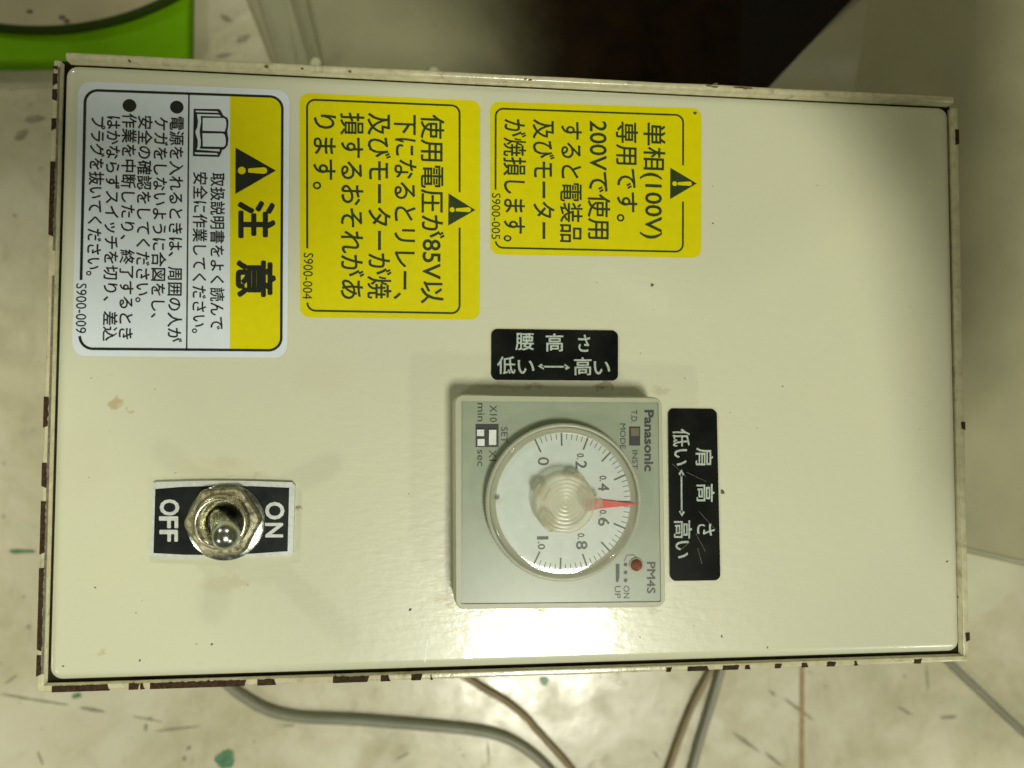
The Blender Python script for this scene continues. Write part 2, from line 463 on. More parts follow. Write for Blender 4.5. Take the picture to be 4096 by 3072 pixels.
for i, (u0, v0, u1, v1, wd) in enumerate([
        (3135, 2793, 3255, 2882, 15), (2930, 2930, 3040, 3010, 15), (3060, 3010, 3135, 3071, 17), (3760, 2872, 3830, 2866, 14),
        (3075, 2760, 3105, 2785, 10), (0, 2775, 130, 2798, 7), (110, 2795, 275, 2820, 7), (320, 2830, 420, 2848, 13),
        (530, 2865, 650, 2888, 6), (620, 2925, 800, 2905, 8), (150, 3005, 172, 3060, 8), (585, 2895, 582, 2925, 12),
        (745, 3000, 765, 2985, 13), (730, 3038, 745, 3032, 17), (1585, 3038, 1640, 3010, 8), (20, 2735, 70, 2700, 9),
        (2610, 3000, 2640, 3040, 7), (3790, 2590, 3825, 2610, 16), (3840, 2700, 3880, 2720, 12), (3705, 2660, 3712, 2760, 8),
        (110, 2500, 118, 2515, 16), (880, 60, 930, 90, 20), (945, 170, 1000, 140, 26), (860, 230, 930, 215, 18), (60, 560, 110, 520, 30),
        (100, 480, 180, 470, 26), (1950, 2960, 1956, 3060, 7), (3590, 2830, 3650, 2860, 12), (1120, 2905, 1180, 2900, 7)]):
    a = P(u0, v0, fz); b = P(u1, v1, fz); d = b - a; L = d.length; d.normalize(); nn = Vector((-d.y, d.x, 0))
    pts1 = []; pts2 = []
    for k in range(9):
        t = k / 8; c = a + d * L * t; wv = wd * kf * .5 * (math.sin(math.pi * (t * .9 + .05))) * (1 + .5 * noise.noise(Vector((t * 4, i * 2.3, 0))))
        pts1.append((c + nn * wv)); pts2.append((c - nn * wv))
    mb.flat([(p.x, p.y) for p in pts1 + pts2[::-1]], .0003)
o = mb.build('floor_scuffs', 'scuff', FLOOR); o['kind'] = 'stuff'
mb = MB()
for i in range(45):
    u = random.uniform(0, 4096); v = random.choice([random.uniform(0, 400), random.uniform(2600, 3072), random.uniform(2650, 3072)])
    if i % 4 == 0: u = random.uniform(0, 180); v = random.uniform(250, 3000)
    c = P(u, v, fz); r = random.uniform(1.5, 4.0) * kf
    mb.flat(blob((c.x, c.y), r * random.uniform(.8, 1.8), r, i, 10, .3, random.uniform(0, 3)), .0006)
o = mb.build('floor_specks', 'scuff', FLOOR); o['kind'] = 'stuff'

# ------------------------------------------------------------------ unseen slabs added above the box to shade it
m_ = MB()
slab_outline = [(-.07, .22), (-.035, .13), (.0, .072), (.04, .045), (.07, .032), (.088, .017), (.095, .002), (.102, -.013), (.106, -.030), (.109, -.050), (.113, -.075), (.160, -.100), (.215, -.07), (.235, .10), (.33, .20), (.45, .55), (-.07, .55)]
m_.prism(slab_outline, Z0 + .115, Z0 + .125, True)
tag(m_.build('shade_slab_right', 'panel2'), kind='structure')
m_ = MB()
m_.prism([(-.30, -.10), (-.12, -.084), (-.080, -.056), (-.04, -.042), (-.012, -.034), (-.010, -.028), (-.022, -.016), (-.065, -.003), (-.095, .012), (-.105, .05), (-.105, .24), (-.30, .24)], Z0 + .190, Z0 + .200, True)
tag(m_.build('shade_slab_left', 'panel2'), kind='structure')

# ------------------------------------------------------------------ control box
W, H = .206, .13232
BOX = root('control_box', (0, 0, Z0 - .09), 'cream painted steel control box with warning stickers, timer dial and toggle switch', 'control box')
LOWZ = Z0 - .09
def rect(x0, y0, x1, y1): return [(x0, y0), (x1, y0), (x1, y1), (x0, y1)]
# lid: flat top with rolled edges
R = .0023
rings = []
for k in range(-1, 9):
    if k < 0: ins, z = 0.0, -.012
    else:
        an = k / 8 * math.pi / 2; ins = R * (1 - math.cos(an)); z = -R + R * math.sin(an)
    base = rquad(rect(-W / 2 + ins, -H / 2 + ins, W / 2 - ins, H / 2 - ins), max(.0004, .0027 - ins), 6)
    rings.append([(p.x, p.y, z + Z0) for p in base])
mb = MB(); mb.loft(rings, cap_top=True, smooth=True)
LID = mb.build('lid', 'lid', BOX)
# near-black block in the seam; its colour stands in for the gap's shade
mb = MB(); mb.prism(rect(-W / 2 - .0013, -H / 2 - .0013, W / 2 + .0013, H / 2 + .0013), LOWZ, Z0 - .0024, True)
mb.build('seam_shade_block', 'gap', BOX)
# four walls, each a sheet with a rounded top edge; (start, end, outward normal, inner gap, width, top drop)
def wall(p0, p1, nrm, wd, ztop, rad, seed, inn=.4):
    p0 = Vector(p0); p1 = Vector(p1); nrm = Vector(nrm); n = int((p1 - p0).length / .0012)
    prof = [(0, -.09), (0, -rad * inn)]
    for k in range(6):
        a = math.pi - k / 5 * math.pi / 2; prof.append((rad * inn + rad * inn * math.cos(a), -rad * inn + rad * inn * math.sin(a)))
    for k in range(8):
        a = math.pi / 2 - k / 7 * math.pi / 2; prof.append((wd - rad + rad * math.cos(a), -rad + rad * math.sin(a)))
    prof.append((wd, -.09))
    rings = []
    for i in range(n + 1):
        c = p0.lerp(p1, i / n)
        dz = .00008 * noise.noise(Vector((i * .12, seed, 0))); dn = .00012 * noise.noise(Vector((i * .07, seed + 5, 0)))
        rings.append([(c.x + nrm.x * (s + (dn if s > wd * .4 else 0)), c.y + nrm.y * (s + (dn if s > wd * .4 else 0)), Z0 + ztop + q + dz) for s, q in prof])
    d = p1 - p0
    flip = (d.x * nrm.y - d.y * nrm.x) > 0
    m_ = MB()
    if flip: rings = [list(reversed(r)) for r in rings]
    m_.loft(rings, closed=False, cap_top=False, smooth=True)
    k = len(rings[0])
    m_.add(rings[0], [list(range(k))]); m_.add(rings[-1], [list(reversed(range(k)))])
    return m_.build('side_wall', 'body', BOX)
wall((-W / 2 - .0008, -H / 2 - .0020, 0), (-W / 2 - .0008, H / 2 + .0006, 0), (-1, 0, 0), .0015, -.0006, .0005, 1)
wall((-W / 2 + .0006, H / 2 + .0006, 0), (W / 2 + .0006, H / 2 + .0006, 0), (0, 1, 0), .0018, .0003, .0009, 2, 1.0)
wall((W / 2 + .0007, H / 2 - .0003, 0), (W / 2 + .0007, -H / 2 - .0008, 0), (1, 0, 0), .0017, -.0006, .0006, 3)
wall((W / 2 + .0016, -H / 2 - .0009, 0), (-W / 2 - .0018, -H / 2 - .0009, 0), (0, -1, 0), .0014, -.0006, .0005, 4)
# worn grey inner strip + chipped primer, lying on the wall tops
def jag(a, b, t0, t1, seed):
    return a
def chip(side, q0, q1, s0, s1, seed, mat='chip'):
    """side: left/right -> q is photo y; bottom/top -> q is photo x.  s = distance out from the lid edge"""
    zt = -.0006 + .00010
    if side in 'lr':
        xx = 191 if side == 'l' else 3851
        y0 = P(xx, q0, zt).y; y1 = P(xx, q1, zt).y; a0, a1 = y0, y1
    else:
        a0 = P(q0, 2680, zt).x; a1 = P(q1, 2680, zt).x
    n = max(3, int(abs(a1 - a0) / .0004)); inn = []; out = []
    for i in range(n + 1):
        t = i / n; a = a0 + (a1 - a0) * t
        e = noise.noise(Vector((a * 1300, seed * 1.7, 0))) * .00022
        sl = (.0005 if i == n else 0) * (1 if (seed % 2) else -1)
        inn.append((a + sl * .8, s0 + e)); out.append((a, s1))
    pts = inn + out[::-1]
    def mp(a, s):
        if side == 'l': return (-W / 2 - s, a)
        if side == 'r': return (W / 2 + s, a)
        if side == 'b': return (a, -H / 2 - s)
        return (a, H / 2 + s)
    m_ = MB(); m_.prism([mp(*p) for p in pts], Z0 + zt - .0009, Z0 + zt)
    return m_.build('paint_chip', mat, BOX)
for i, (q0, q1) in enumerate([(262, 270), (292, 339), (355, 395), (472, 519), (645, 938), (1587, 1711), (1851, 1944), (2005, 2218), (2272, 2597), (2620, 2706)]):
    chip('l', q0, q1, .00135, .00232, i)
for i, (q0, q1) in enumerate([(209, 438), (516, 552), (562, 579), (601, 978), (1030, 1104), (1332, 1470), (1523, 1561), (1645, 1683), (1722, 1732), (2666, 2682),
                              (2751, 2836), (2892, 2952), (2981, 3003), (3101, 3122), (3208, 3234), (3309, 3339), (3419, 3433), (3659, 3683)]):
    chip('b', q0, q1, .00100 if i < 8 else .0013, .00232, i + 20)
for i, (q0, q1) in enumerate([(518, 575), (1687, 1720), (2531, 2561)]):
    chip('r', q0, q1, .0014, .00238, i + 60)
for i, (q0, q1) in enumerate([(262, 1000), (1100, 2700)]):
    m_ = MB(); ya = P(191, q0, 0).y; yb = P(191, q1, 0).y
    m_.prism([(-W / 2 - .00086, ya), (-W / 2 - .00130, ya), (-W / 2 - .00134, yb), (-W / 2 - .00086, yb)], Z0 - .0012, Z0 - .0006 + .00006)
    m_.build('worn_strip', 'grey', BOX)

m_ = MB()
for i, (u, v, rx, ry) in enumerate([(2835, 345, 16, 5), (2858, 350, 14, 3), (2945, 352, 20, 4), (2985, 354, 24, 5), (2960, 348, 10, 3), (2862, 337, 9, 3), (2100, 318, 7, 4), (2120, 321, 9, 3), (1066, 268, 8, 6), (1210, 276, 5, 3), (1400, 287, 8, 3), (520, 245, 4, 5)]):
    c = P(u, v); k = CAM.z / FPX; m_.prism(blob((c.x, c.y), rx * k, ry * k, i + 80, 14, .35), Z0 - .0002, Z0 + .00037)
o = m_.build('rust_spots', 'rust', BOX); o['kind'] = 'stuff'

# ------------------------------------------------------------------ stickers
def sticker(name, mat, corners, r, z=.00010, label=None):
    m_ = MB(); pts = rquad([P(*c)[:2] for c in corners], r)
    m_.prism(pts, Z0 + .00001, Z0 + z)
    return m_.build(name, mat, BOX, label)
def border(parent, corners, r, wd, z, gaps, mat='ink'):
    """gaps: list of (side, v0, v1) side l/r of the photo, pixel rows left open"""
    path = dense(rquad([P(*c)[:2] for c in corners], r)); xm = sum(p.x for p in path) / len(path)
    out = []; 
    for p in path + [path[0]]:
        cut = False
        for side, v0, v1 in gaps:
            x = P(2048, v0).y; y = P(2048, v1).y
            # photo row of this point
            q = RM @ (Vector((p.x, p.y, 0))) + tv
            row = CY - FPX * q.y / -q.z
            if ((side == 'l') == (p.x < xm)) and v0 < row < v1: cut = True
        out.append(None if cut else p)
    m_ = MB(); m_.stroke(out, wd, Z0 + z)
    return m_.build('border_line', mat, parent)
def warning(parent, t, bar, dot, z, mat='ink', bg='yellow'):
    m_ = MB(); m_.flat([P(*p)[:2] for p in t], Z0 + z); m_.build('warning_triangle', mat, parent)
    m_ = MB()
    (x0, x1, yc, wd) = bar
    pts = [(x0, yc - wd * .28), (x0 + wd * .3, yc - wd * .34), (x1 - wd * .5, yc - wd * .5), (x1 - wd * .15, yc - wd * .38), (x1, yc),
           (x1 - wd * .15, yc + wd * .38), (x1 - wd * .5, yc + wd * .5), (x0 + wd * .3, yc + wd * .34), (x0, yc + wd * .28)]
    m_.flat([P(*p)[:2] for p in pts], Z0 + z + .00003)
    c = P(dot[0], dot[1]); m_.flat(circ(c, dot[2] * CAM.z / FPX), Z0 + z + .00003)
    m_.build('exclamation_mark', bg, parent)

ZL = .00010
# white caution sticker
f = zm(200, 300, .693)
A = sticker('caution_label', 'white', [f(165, 35), f(1385, 90), f(1370, 1632), f(128, 1622)], .0028,
            label='white and yellow caution sticker with an open book symbol')
m_ = MB(); m_.flat([P(*q)[:2] for q in (f(1040, 120), f(1300, 130), f(1338, 165), f(1333, 1550), f(1300, 1589), f(1039, 1586))], Z0 + ZL + .00003)
m_.build('yellow_band', 'yellow', A)
border(A, [f(205, 88), f(1342, 128), f(1335, 1590), f(172, 1580)], .0027, .00056, ZL + .00006, [('l', 300 + .693 * 1190, 300 + .693 * 1497)])
m_ = MB(); m_.stroke([P(*f(803, 105))[:2], P(*f(790, 1587))[:2]], .0003, Z0 + ZL + .00006); m_.build('divider_line', 'ink', A)
warning(A, [f(1072, 420), f(1070, 688), f(1305, 553)], (*[f(1145, 0)[0], f(1255, 0)[0], f(0, 553)[1]], 26), (*f(1108, 553), 15), ZL + .00006)
zt = ZL + .00006
m_ = MB()
glyph_box(m_, '注', *f(1082, 725), *f(1302, 942), zt, True, .035)
glyph_box(m_, '意', *f(1072, 1068), *f(1304, 1282), zt, True, .035)
m_.build('heading', 'ink', A)
m_ = MB()
for s, x0, y0, x1, y1 in [('取扱説明書をよく読んで', 966, 565, 962, 1470), ('安全に作業してください。', 866, 560, 858, 1490),
        ('電源を入れるときは、周囲の人が', 731, 240, 716, 1543), ('ケガをしないように合図をし、', 640, 243, 620, 1402),
        ('安全の確認をしてください。', 548, 235, 531, 1312), ('作業を中断したり、終了するとき', 457, 222, 435, 1525),
        ('はかならずスイッチを切り、差込', 366, 238, 342, 1535), ('プラグを抜いてください。', 276, 240, 248, 1158)]:
    text(m_, s, f(x0, y0), f(x1, y1), 51, zt, .015)
for (x, y) in ((733, 187), (460, 178)):
    m_.flat(circ(P(*f(x, y)), 25.5 * CAM.z / FPX), Z0 + zt)
m_.build('lettering', 'ink', A)
m_ = MB(); text(m_, 'S900-009', f(181, 1203), f(178, 1490), 37, zt, .002, 'H'); m_.build('serial_number', 'ink', A)
# open book symbol
b_ = zm(700, 420, .1507)
m_ = MB(); m_.flat([P(*b_(*q))[:2] for q in [(500, 108), (1175, 115), (1215, 150), (1290, 290), (1390, 340), (1425, 430), (1410, 620), (1388, 720), (1422, 900), (1400, 1080), (1320, 1180), (1250, 1200), (1240, 1260), (1170, 1385), (480, 1362)]], Z0 + zt)
m_.build('book_symbol', 'ink', A)
m_ = MB()
for q_ in ([(745, 350), (1300, 355), (1345, 385), (1368, 480), (1360, 600), (1330, 712), (740, 690)],
           [(735, 758), (1270, 765), (1320, 790), (1345, 880), (1355, 1000), (1340, 1080), (1300, 1120), (745, 1108)],
           [(545, 160), (1130, 175), (1175, 215), (570, 198)],
           [(590, 250), (1180, 265), (1225, 312), (690, 300), (698, 450), (665, 650), (660, 740), (690, 950), (690, 1080), (655, 1168), (1190, 1182), (1190, 1240), (580, 1192), (608, 1100), (612, 950), (545, 720), (600, 600), (618, 450), (600, 320)],
           [(530, 1262), (1120, 1285), (1150, 1332), (545, 1312)]):
    m_.flat([P(*b_(*q))[:2] for q in q_], Z0 + zt + .00003)
m_.build('book_pages', 'white', A)

# yellow sticker S900-004
f = zm(1150, 340, .5908)
A = sticker('voltage_label', 'yellow', [f(82, 55), f(1305, 108), f(1300, 1590), f(85, 1572)], .0021,
            label='yellow sticker about voltage below 85V, middle of the three stickers')
border(A, [f(133, 100), f(1165, 142), f(1165, 1546), f(135, 1528)], .0018, .00044, zt, [('r', 340 + .5908 * 730, 340 + .5908 * 965), ('l', 340 + .5908 * 1120, 340 + .5908 * 1462)], 'green_ink')
warning(A, [f(1090, 735), f(1088, 953), f(1272, 848)], (f(1140, 0)[0], f(1242, 0)[0], f(0, 846)[1], 19), (*f(1115, 846), 10), zt, 'green_ink')
m_ = MB()
for s, x0, y0, x1, y1 in [('使用電圧が85V以', 978, 200, 978, 1480), ('下になるとリレー、', 797, 200, 790, 1452), ('及びモーターが焼', 618, 190, 618, 1447),
                          ('損するおそれがあ', 435, 186, 432, 1450), ('ります。', 250, 200, 246, 708)]:
    text(m_, s, f(x0, y0), f(x1, y1), 88, zt, .013)
m_.build('lettering', 'green_ink', A)
m_ = MB(); text(m_, 'S900-004', f(142, 1137), f(134, 1450), 36, zt, .002, 'H'); m_.build('serial_number', 'green_ink', A)

# yellow sticker S900-005
f = zm(1900, 360, .4461)
A = sticker('phase_label', 'yellow', [f(135, 105), f(2028, 165), f(2025, 1505), f(138, 1475)], .0021,
            label='yellow sticker reading 100V, rightmost of the three stickers')
border(A, [f(185, 168), f(1865, 228), f(1862, 1452), f(182, 1415)], .0018, .00042, zt, [('r', 360 + .4461 * 690, 360 + .4461 * 990), ('l', 360 + .4461 * 900, 360 + .4461 * 1350)], 'green_ink')
warning(A, [f(1750, 698), f(1748, 980), f(1987, 840)], (f(1815, 0)[0], f(1942, 0)[0], f(0, 842)[1], 18), (*f(1788, 842), 10), zt, 'green_ink')
m_ = MB()
for s, x0, y0, x1, y1 in [('単相(100V)', 1604, 295, 1604, 1335), ('専用です。', 1358, 285, 1362, 1182), ('200Vで使用', 1108, 277, 1108, 1337),
                          ('すると電装品', 862, 285, 858, 1366), ('及びモーター', 612, 265, 612, 1335), ('が焼損します。', 352, 260, 350, 1360)]:
    text(m_, s, f(x0, y0), f(x1, y1), 87, zt, .013)
m_.build('lettering', 'green_ink', A)
m_ = MB(); text(m_, 'S900-005', f(190, 925), f(186, 1338), 34, zt, .002, 'H'); m_.build('serial_number', 'green_ink', A)
m_ = MB(); m_.flat(blob(P(*f(1970, 208)), .00042, .00040, 3), Z0 + zt); m_.build('dirt_spot', 'speck', A)

# black engraved plates
f = zm(1900, 1280, .2803)
A = sticker('height_plate', 'black', [f(232, 132), f(2035, 155), f(2035, 868), f(228, 856)], .0014, .00045,
            label='black engraved plate above the timer')
ze = .00048
m_ = MB()
for ch, x0, y0, x1, y1 in [('腰', 575, 185, 840, 432), ('高', 1008, 192, 1262, 450), ('さ', 1470, 210, 1642, 455), ('低', 315, 520, 578, 772), ('い', 608, 572, 848, 768),
                           ('高', 1410, 532, 1665, 790), ('い', 1693, 588, 1930, 778)]:
    glyph_box(m_, ch, *f(x0, y0), *f(x1, y1), ze, False, .014)
m_.build('lettering', 'engrave', A)
m_ = MB()
m_.stroke([P(*f(960, 665), ze)[:2], P(*f(1300, 668), ze)[:2]], .0004, Z0 + ze)
for q_ in ([(897, 658), (945, 622), (988, 662), (980, 710)], [(1358, 680), (1300, 715), (1268, 668), (1280, 626)]): m_.flat([P(*f(*q), ze)[:2] for q in q_], Z0 + ze)
m_.build('arrow', 'engrave', A)
f = zm(2600, 1580, .4819)
A = sticker('height_plate', 'black', [f(146, 113), f(549, 117), f(579, 1535), f(163, 1541)], .0014, .00045,
            label='black engraved plate right of the timer, scratched')
m_ = MB()
for ch, x0, y0, x1, y1 in [('肩', 378, 438, 524, 584), ('高', 385, 738, 537, 888), ('さ', 390, 1068, 537, 1166), ('低', 188, 280, 331, 430), ('い', 200, 448, 307, 587),
                           ('高', 197, 1040, 350, 1192), ('い', 210, 1210, 320, 1357)]:
    glyph_box(m_, ch, *f(x0, y0), *f(x1, y1), ze, True, .012)
m_.build('lettering', 'engrave', A)
m_ = MB(); m_.stroke([P(*f(261, 650), ze)[:2], P(*f(263, 980), ze)[:2]], .0004, Z0 + ze)
for q_ in ([(261, 617), (235, 655), (262, 676), (286, 660)], [(266, 1008), (239, 967), (262, 955), (289, 972)]): m_.flat([P(*f(*q), ze)[:2] for q in q_], Z0 + ze)
m_.build('arrow', 'engrave', A)
m_ = MB()
for (x0, y0, x1, y1) in [(405, 965, 545, 1120), (380, 1150, 460, 1300), (395, 1270, 430, 1400), (185, 570, 300, 680), (480, 750, 525, 790), (300, 640, 470, 720), (250, 1290, 330, 1220)]:
    m_.stroke([P(*f(x0, y0), ze)[:2], P(*f(x1, y1), ze)[:2]], .00007, Z0 + ze + .00001)
m_.build('scratches', 'grey', A)

# specks and a scratch on the lid, its glint painted near-white
m_ = MB()
for i, (u, v, rx, ry) in enumerate([(2608, 1140, 7, 6), (2890, 1967, 8, 9), (2852, 893, 2.5, 3), (2850, 745, 2, 2), (2183, 1338, 2, 2), (3070, 2590, 4, 3), (2887, 2545, 4, 4), (3788, 2246, 5, 4), (3831, 2388, 4, 4),
                                    (847, 2577, 4, 5), (2560, 2548, 2, 4), (1635, 1975, 2, 2), (920, 2030, 2, 2), (380, 2350, 3, 3), (560, 2641, 4, 4), (252, 2665, 3, 4), (1640, 2438, 6, 4), (3130, 1545, 2.5, 3)]):
    c = P(u, v); k = CAM.z / FPX; m_.prism(blob((c.x, c.y), rx * k, ry * k, i + 50, 12, .3, i), Z0, Z0 + .00006)
for i in range(45):
    u = random.uniform(300, 3780); v = random.uniform(400, 2600); c = P(u, v); r = random.uniform(.8, 1.9) * k
    m_.prism(blob((c.x, c.y), r * 1.3, r, i, 8), Z0, Z0 + .00004)
o = m_.build('dirt_specks', 'speck', BOX); o['kind'] = 'stuff'
m_ = MB(); q_ = [(1707, 2553), (1714, 2556), (1709, 2596), (1704, 2640), (1697, 2649), (1699, 2600)]
m_.prism([P(*q)[:2] for q in q_], Z0, Z0 + .00008); m_.build('scratch_glint', 'whiteslide', BOX)

# ------------------------------------------------------------------ timer
f = zm(1750, 1500, .6028)
HT = .0095
T = None
fr = [P(*f(x, y), HT)[:2] for x, y in ((112, 128), (1492, 148), (1516, 1545), (118, 1558))]
cx_ = sum(p[0] for p in fr) / 4; cy_ = sum(p[1] for p in fr) / 4
def scaleq(q, s): return [(cx_ + (p[0] - cx_) * s, cy_ + (p[1] - cy_) * s) for p in q]
m_ = MB(); rings = []
for s, z, r in ((1.010, 0.0, .0022), (1.008, .0060, .0022), (1.004, .0078, .0022), (1.0, HT - .0006, .0020), (.990, HT, .0018)):
    rings.append([(p.x, p.y, z + Z0) for p in rquad(scaleq(fr, s), r, 6)])
inner = [P(*f(x, y), HT)[:2] for x, y in ((158, 172), (1466, 180), (1484, 1506), (155, 1521))]
rings.append([(p.x, p.y, HT + Z0) for p in rquad(inner, .0004, 6)])
rings.append([(p.x, p.y, HT - .0004 + Z0) for p in rquad(inner, .0004, 6)])
rings = [list(reversed(r)) for r in rings]
m_.loft(rings, cap_top=False, smooth=False)
T = m_.build('timer', 'housing', BOX, label='beige square analogue timer with a clear dial and red pointer')
zf = HT - .0003
m_ = MB(); m_.prism(rquad(inner, .0005, 6), Z0 + .004, Z0 + zf); m_.build('faceplate', 'face', T)
dc = P(*f(841, 843), zf + .003); DC = (dc.x, dc.y)
n = 300
# frosted knurled rim of the dial
RO = .0166
m_ = MB(); NK = 320
kn = lambda i: .00012 * (1 if i % 2 else -1)
m_.loft([ring3(DC, RO - .0022, Z0 + zf + .0010, NK), ring3(DC, RO, Z0 + zf + .0010, NK, kn), ring3(DC, RO, Z0 + zf + .0030, NK, kn), ring3(DC, RO - .0003, Z0 + zf + .0034, NK), ring3(DC, RO - .0007, Z0 + zf + .0034, NK),
         ring3(DC, RO - .0010, Z0 + zf + .0024, NK), ring3(DC, RO - .0022, Z0 + zf + .0022, NK)], cap_top=False)
m_.build('dial_rim', 'frost', T)
zd = zf + .0022
m_ = MB(); m_.prism(circ(DC, .01465, 96), Z0 + zf + .0008, Z0 + zd); m_.build('dial_plate', 'dialwhite', T)
k2 = (CAM.z - zd) / FPX * .6028
m_ = MB()
for i in range(51):
    a = math.radians(-115 + 4.62 * i)
    mj = i % 5 == 0
    r0, r1 = (372 if mj else 415), (462 if mj else 456)
    if i == 50 or i == 0: r0 = 365
    d = Vector((math.cos(a), -math.sin(a)))
    m_.stroke([Vector(DC) + d * r0 * k2, Vector(DC) + d * r1 * k2], .00036 if mj else .00015, Z0 + zd + .00003)
m_.build('scale_marks', 'print', T)
m_ = MB(); zn = zd + .00003
def num(small, big, x, y0, y1, ysm=0):
    if small:
        text(m_, small, f(x - 5, y0), f(x - 5, y0 + 38), 27, zn, .02, 'H')
        text(m_, big, f(x, y0 + 50), f(x, y1), 44, zn, .02, 'H')
    else: text(m_, big, f(x, y0), f(x, y1), 44, zn, .012, 'H')
num(None, '0', 703, 545, 600)
num('0.', '2', 953, 520, 622); num('0.', '4', 1103, 668, 770); num('0.', '6', 1103, 895, 1003); num('0.', '8', 957, 1050, 1158)
text(m_, '1', f(698, 1070), f(698, 1092), 44, zn, .02, 'H'); text(m_, '.0', f(690, 1105), f(690, 1158), 27, zn, .02, 'H')
m_.build('dial_numbers', 'print', T)
# pointer under the clear cover
zp = zf + .0029
m_ = MB(); m_.prism([P(*f(x, y), zp)[:2] for x, y in ((985, 830), (1075, 828), (1200, 842), (1312, 855), (1312, 864), (1200, 874), (1075, 887), (985, 888))], Z0 + zp - .0004, Z0 + zp)
m_.build('pointer', 'red', T)
# clear domed cover
zc = zf + .0036
m_ = MB(); m_.loft([ring3(DC, RO - .0006, Z0 + zc - .0006, 128), ring3(DC, RO - .0010, Z0 + zc + .00015, 128), ring3(DC, RO - .0018, Z0 + zc + .00024, 128), ring3(DC, RO - .0024, Z0 + zc + .00027, 128), ring3(DC, RO - .0034, Z0 + zc + .00028, 128), ring3(DC, .0060, Z0 + zc + .00028, 128)], cap_top=False)
m_.build('dial_cover', 'clear', T)
m_ = MB(); c_ = P(*f(408, 838), zc); m_.flat(circ(c_, .00062, 20), Z0 + zc + .00068); m_.build('dimple', 'rim', T)
# centre grip: stepped cone with fine rings, and a wing towards the pointer
m_ = MB(); rings = []
kc = P(*f(848, 850), zc + .003); KC = (kc.x, kc.y)
hz = zc + .0004
prof = [(.0066, hz), (.0064, hz + .0018), (.0060, hz + .0032)]
r = .0060; z = hz + .0032
while r > .0008:
    prof += [(r - .00020, z + .00004), (r - .00040, z + .00012), (r - .00060, z + .00012), (r - .00078, z + .00002)]; r -= .00082; z -= .00004
for (r, z) in prof: rings.append(ring3(KC, r, Z0 + z, 72))
m_.loft(rings, cap_top=True, smooth=True)
m_.build('grip', 'knob', T)
m_ = MB()
for an, L in ((0.0, .0040), (math.radians(152), .0022), (math.radians(62), .0018), (math.radians(-125), .0018)):
    d = Vector((math.cos(an), math.sin(an))); nn = Vector((-d.y, d.x)); c0 = Vector(KC)
    q_ = rquad([c0 + d * .004 + nn * .0019, c0 + d * .004 - nn * .0019, c0 + d * (.0058 + L * .5) - nn * .0011, c0 + d * (.0058 + L * .5) + nn * .0011], .0007, 5)
    m_.prism(q_, Z0 + hz, Z0 + hz + .0026)
m_.build('grip_wings', 'knob', T)
# face printing
zq = zf + .00004
m_ = MB(); text(m_, 'Panasonic', f(1404, 232), f(1404, 640), 36, zq, .036, 'H'); text(m_, 'PM4S', f(1418, 1240), f(1418, 1450), 33, zq, .02, 'H')
m_.build('maker_lettering', 'print', T)
m_ = MB()
for s, x, y0, y1, h in [('T.D.', 1305, 232, 318, 24), ('MODE', 1230, 322, 490, 22), ('INST', 1310, 500, 625, 22), ('X10', 370, 200, 312, 28), ('min', 290, 186, 308, 28), ('SET', 444, 345, 450, 25),
                        ('X1', 366, 498, 570, 28), ('sec', 288, 496, 606, 28), ('ON', 1254, 1398, 1482, 24), ('UP', 1196, 1400, 1482, 24)]:
    text(m_, s, f(x, y0), f(x, y1), h, zq, .006, 'H')
o = m_.build('face_lettering', 'print', T); o['kind'] = 'stuff'
m_ = MB()
for y in (1258, 1310, 1362): m_.flat(circ(P(*f(1248, y), zq), .00042, 12), Z0 + zq)
m_.flat([P(*f(x, y), zq)[:2] for x, y in ((1183, 1254), (1208, 1254), (1208, 1345), (1196, 1378), (1183, 1370))], Z0 + zq)
m_.stroke([P(*f(x, y), zq)[:2] for x, y in ((1240, 1236), (1256, 1196), (1300, 1193), (1322, 1212))], .00018, Z0 + zq)
o = m_.build('status_marks', 'print', T); o['kind'] = 'stuff'
def fbox(name, mat, x0, y0, x1, y1, za, zb, par=T):
    m2 = MB(); m2.prism([P(*f(x, y), zb)[:2] for x, y in ((x0, y0), (x1, y0), (x1, y1), (x0, y1))], Z0 + za, Z0 + zb); return m2.build(name, mat, par)
fbox('selector_window', 'dark', 1272, 342, 1345, 468, zf - .001, zf + .00005)
fbox('selector', 'brownslide', 1282, 350, 1338, 405, zf - .001, zf + .0003)
fbox('slide_switch', 'dark', 253, 325, 405, 478, zf - .001, zf + .00005)
fbox('slider', 'whiteslide', 262, 362, 309, 405, zf - .001, zf + .0006)
fbox('slider', 'whiteslide', 266, 424, 312, 470, zf - .001, zf + .0005)
fbox('slider', 'whiteslide', 342, 364, 390, 464, zf - .001, zf + .0007)
c_ = P(*f(1318, 1260), zf)
m_ = MB(); m_.loft([ring3(c_, .0016, Z0 + zf, 32), ring3(c_, .0016, Z0 + zf + .0002, 32), ring3(c_, .0013, Z0 + zf + .0002, 32)], cap_top=False); m_.build('lamp_ring', 'housing', T)
m_ = MB(); m_.loft([ring3(c_, .00135, Z0 + zf, 32), ring3(c_, .0012, Z0 + zf + .0004, 32), ring3(c_, .0007, Z0 + zf + .0007, 32), ring3(c_, .0001, Z0 + zf + .0008, 32)]); m_.build('indicator_lamp', 'led', T)

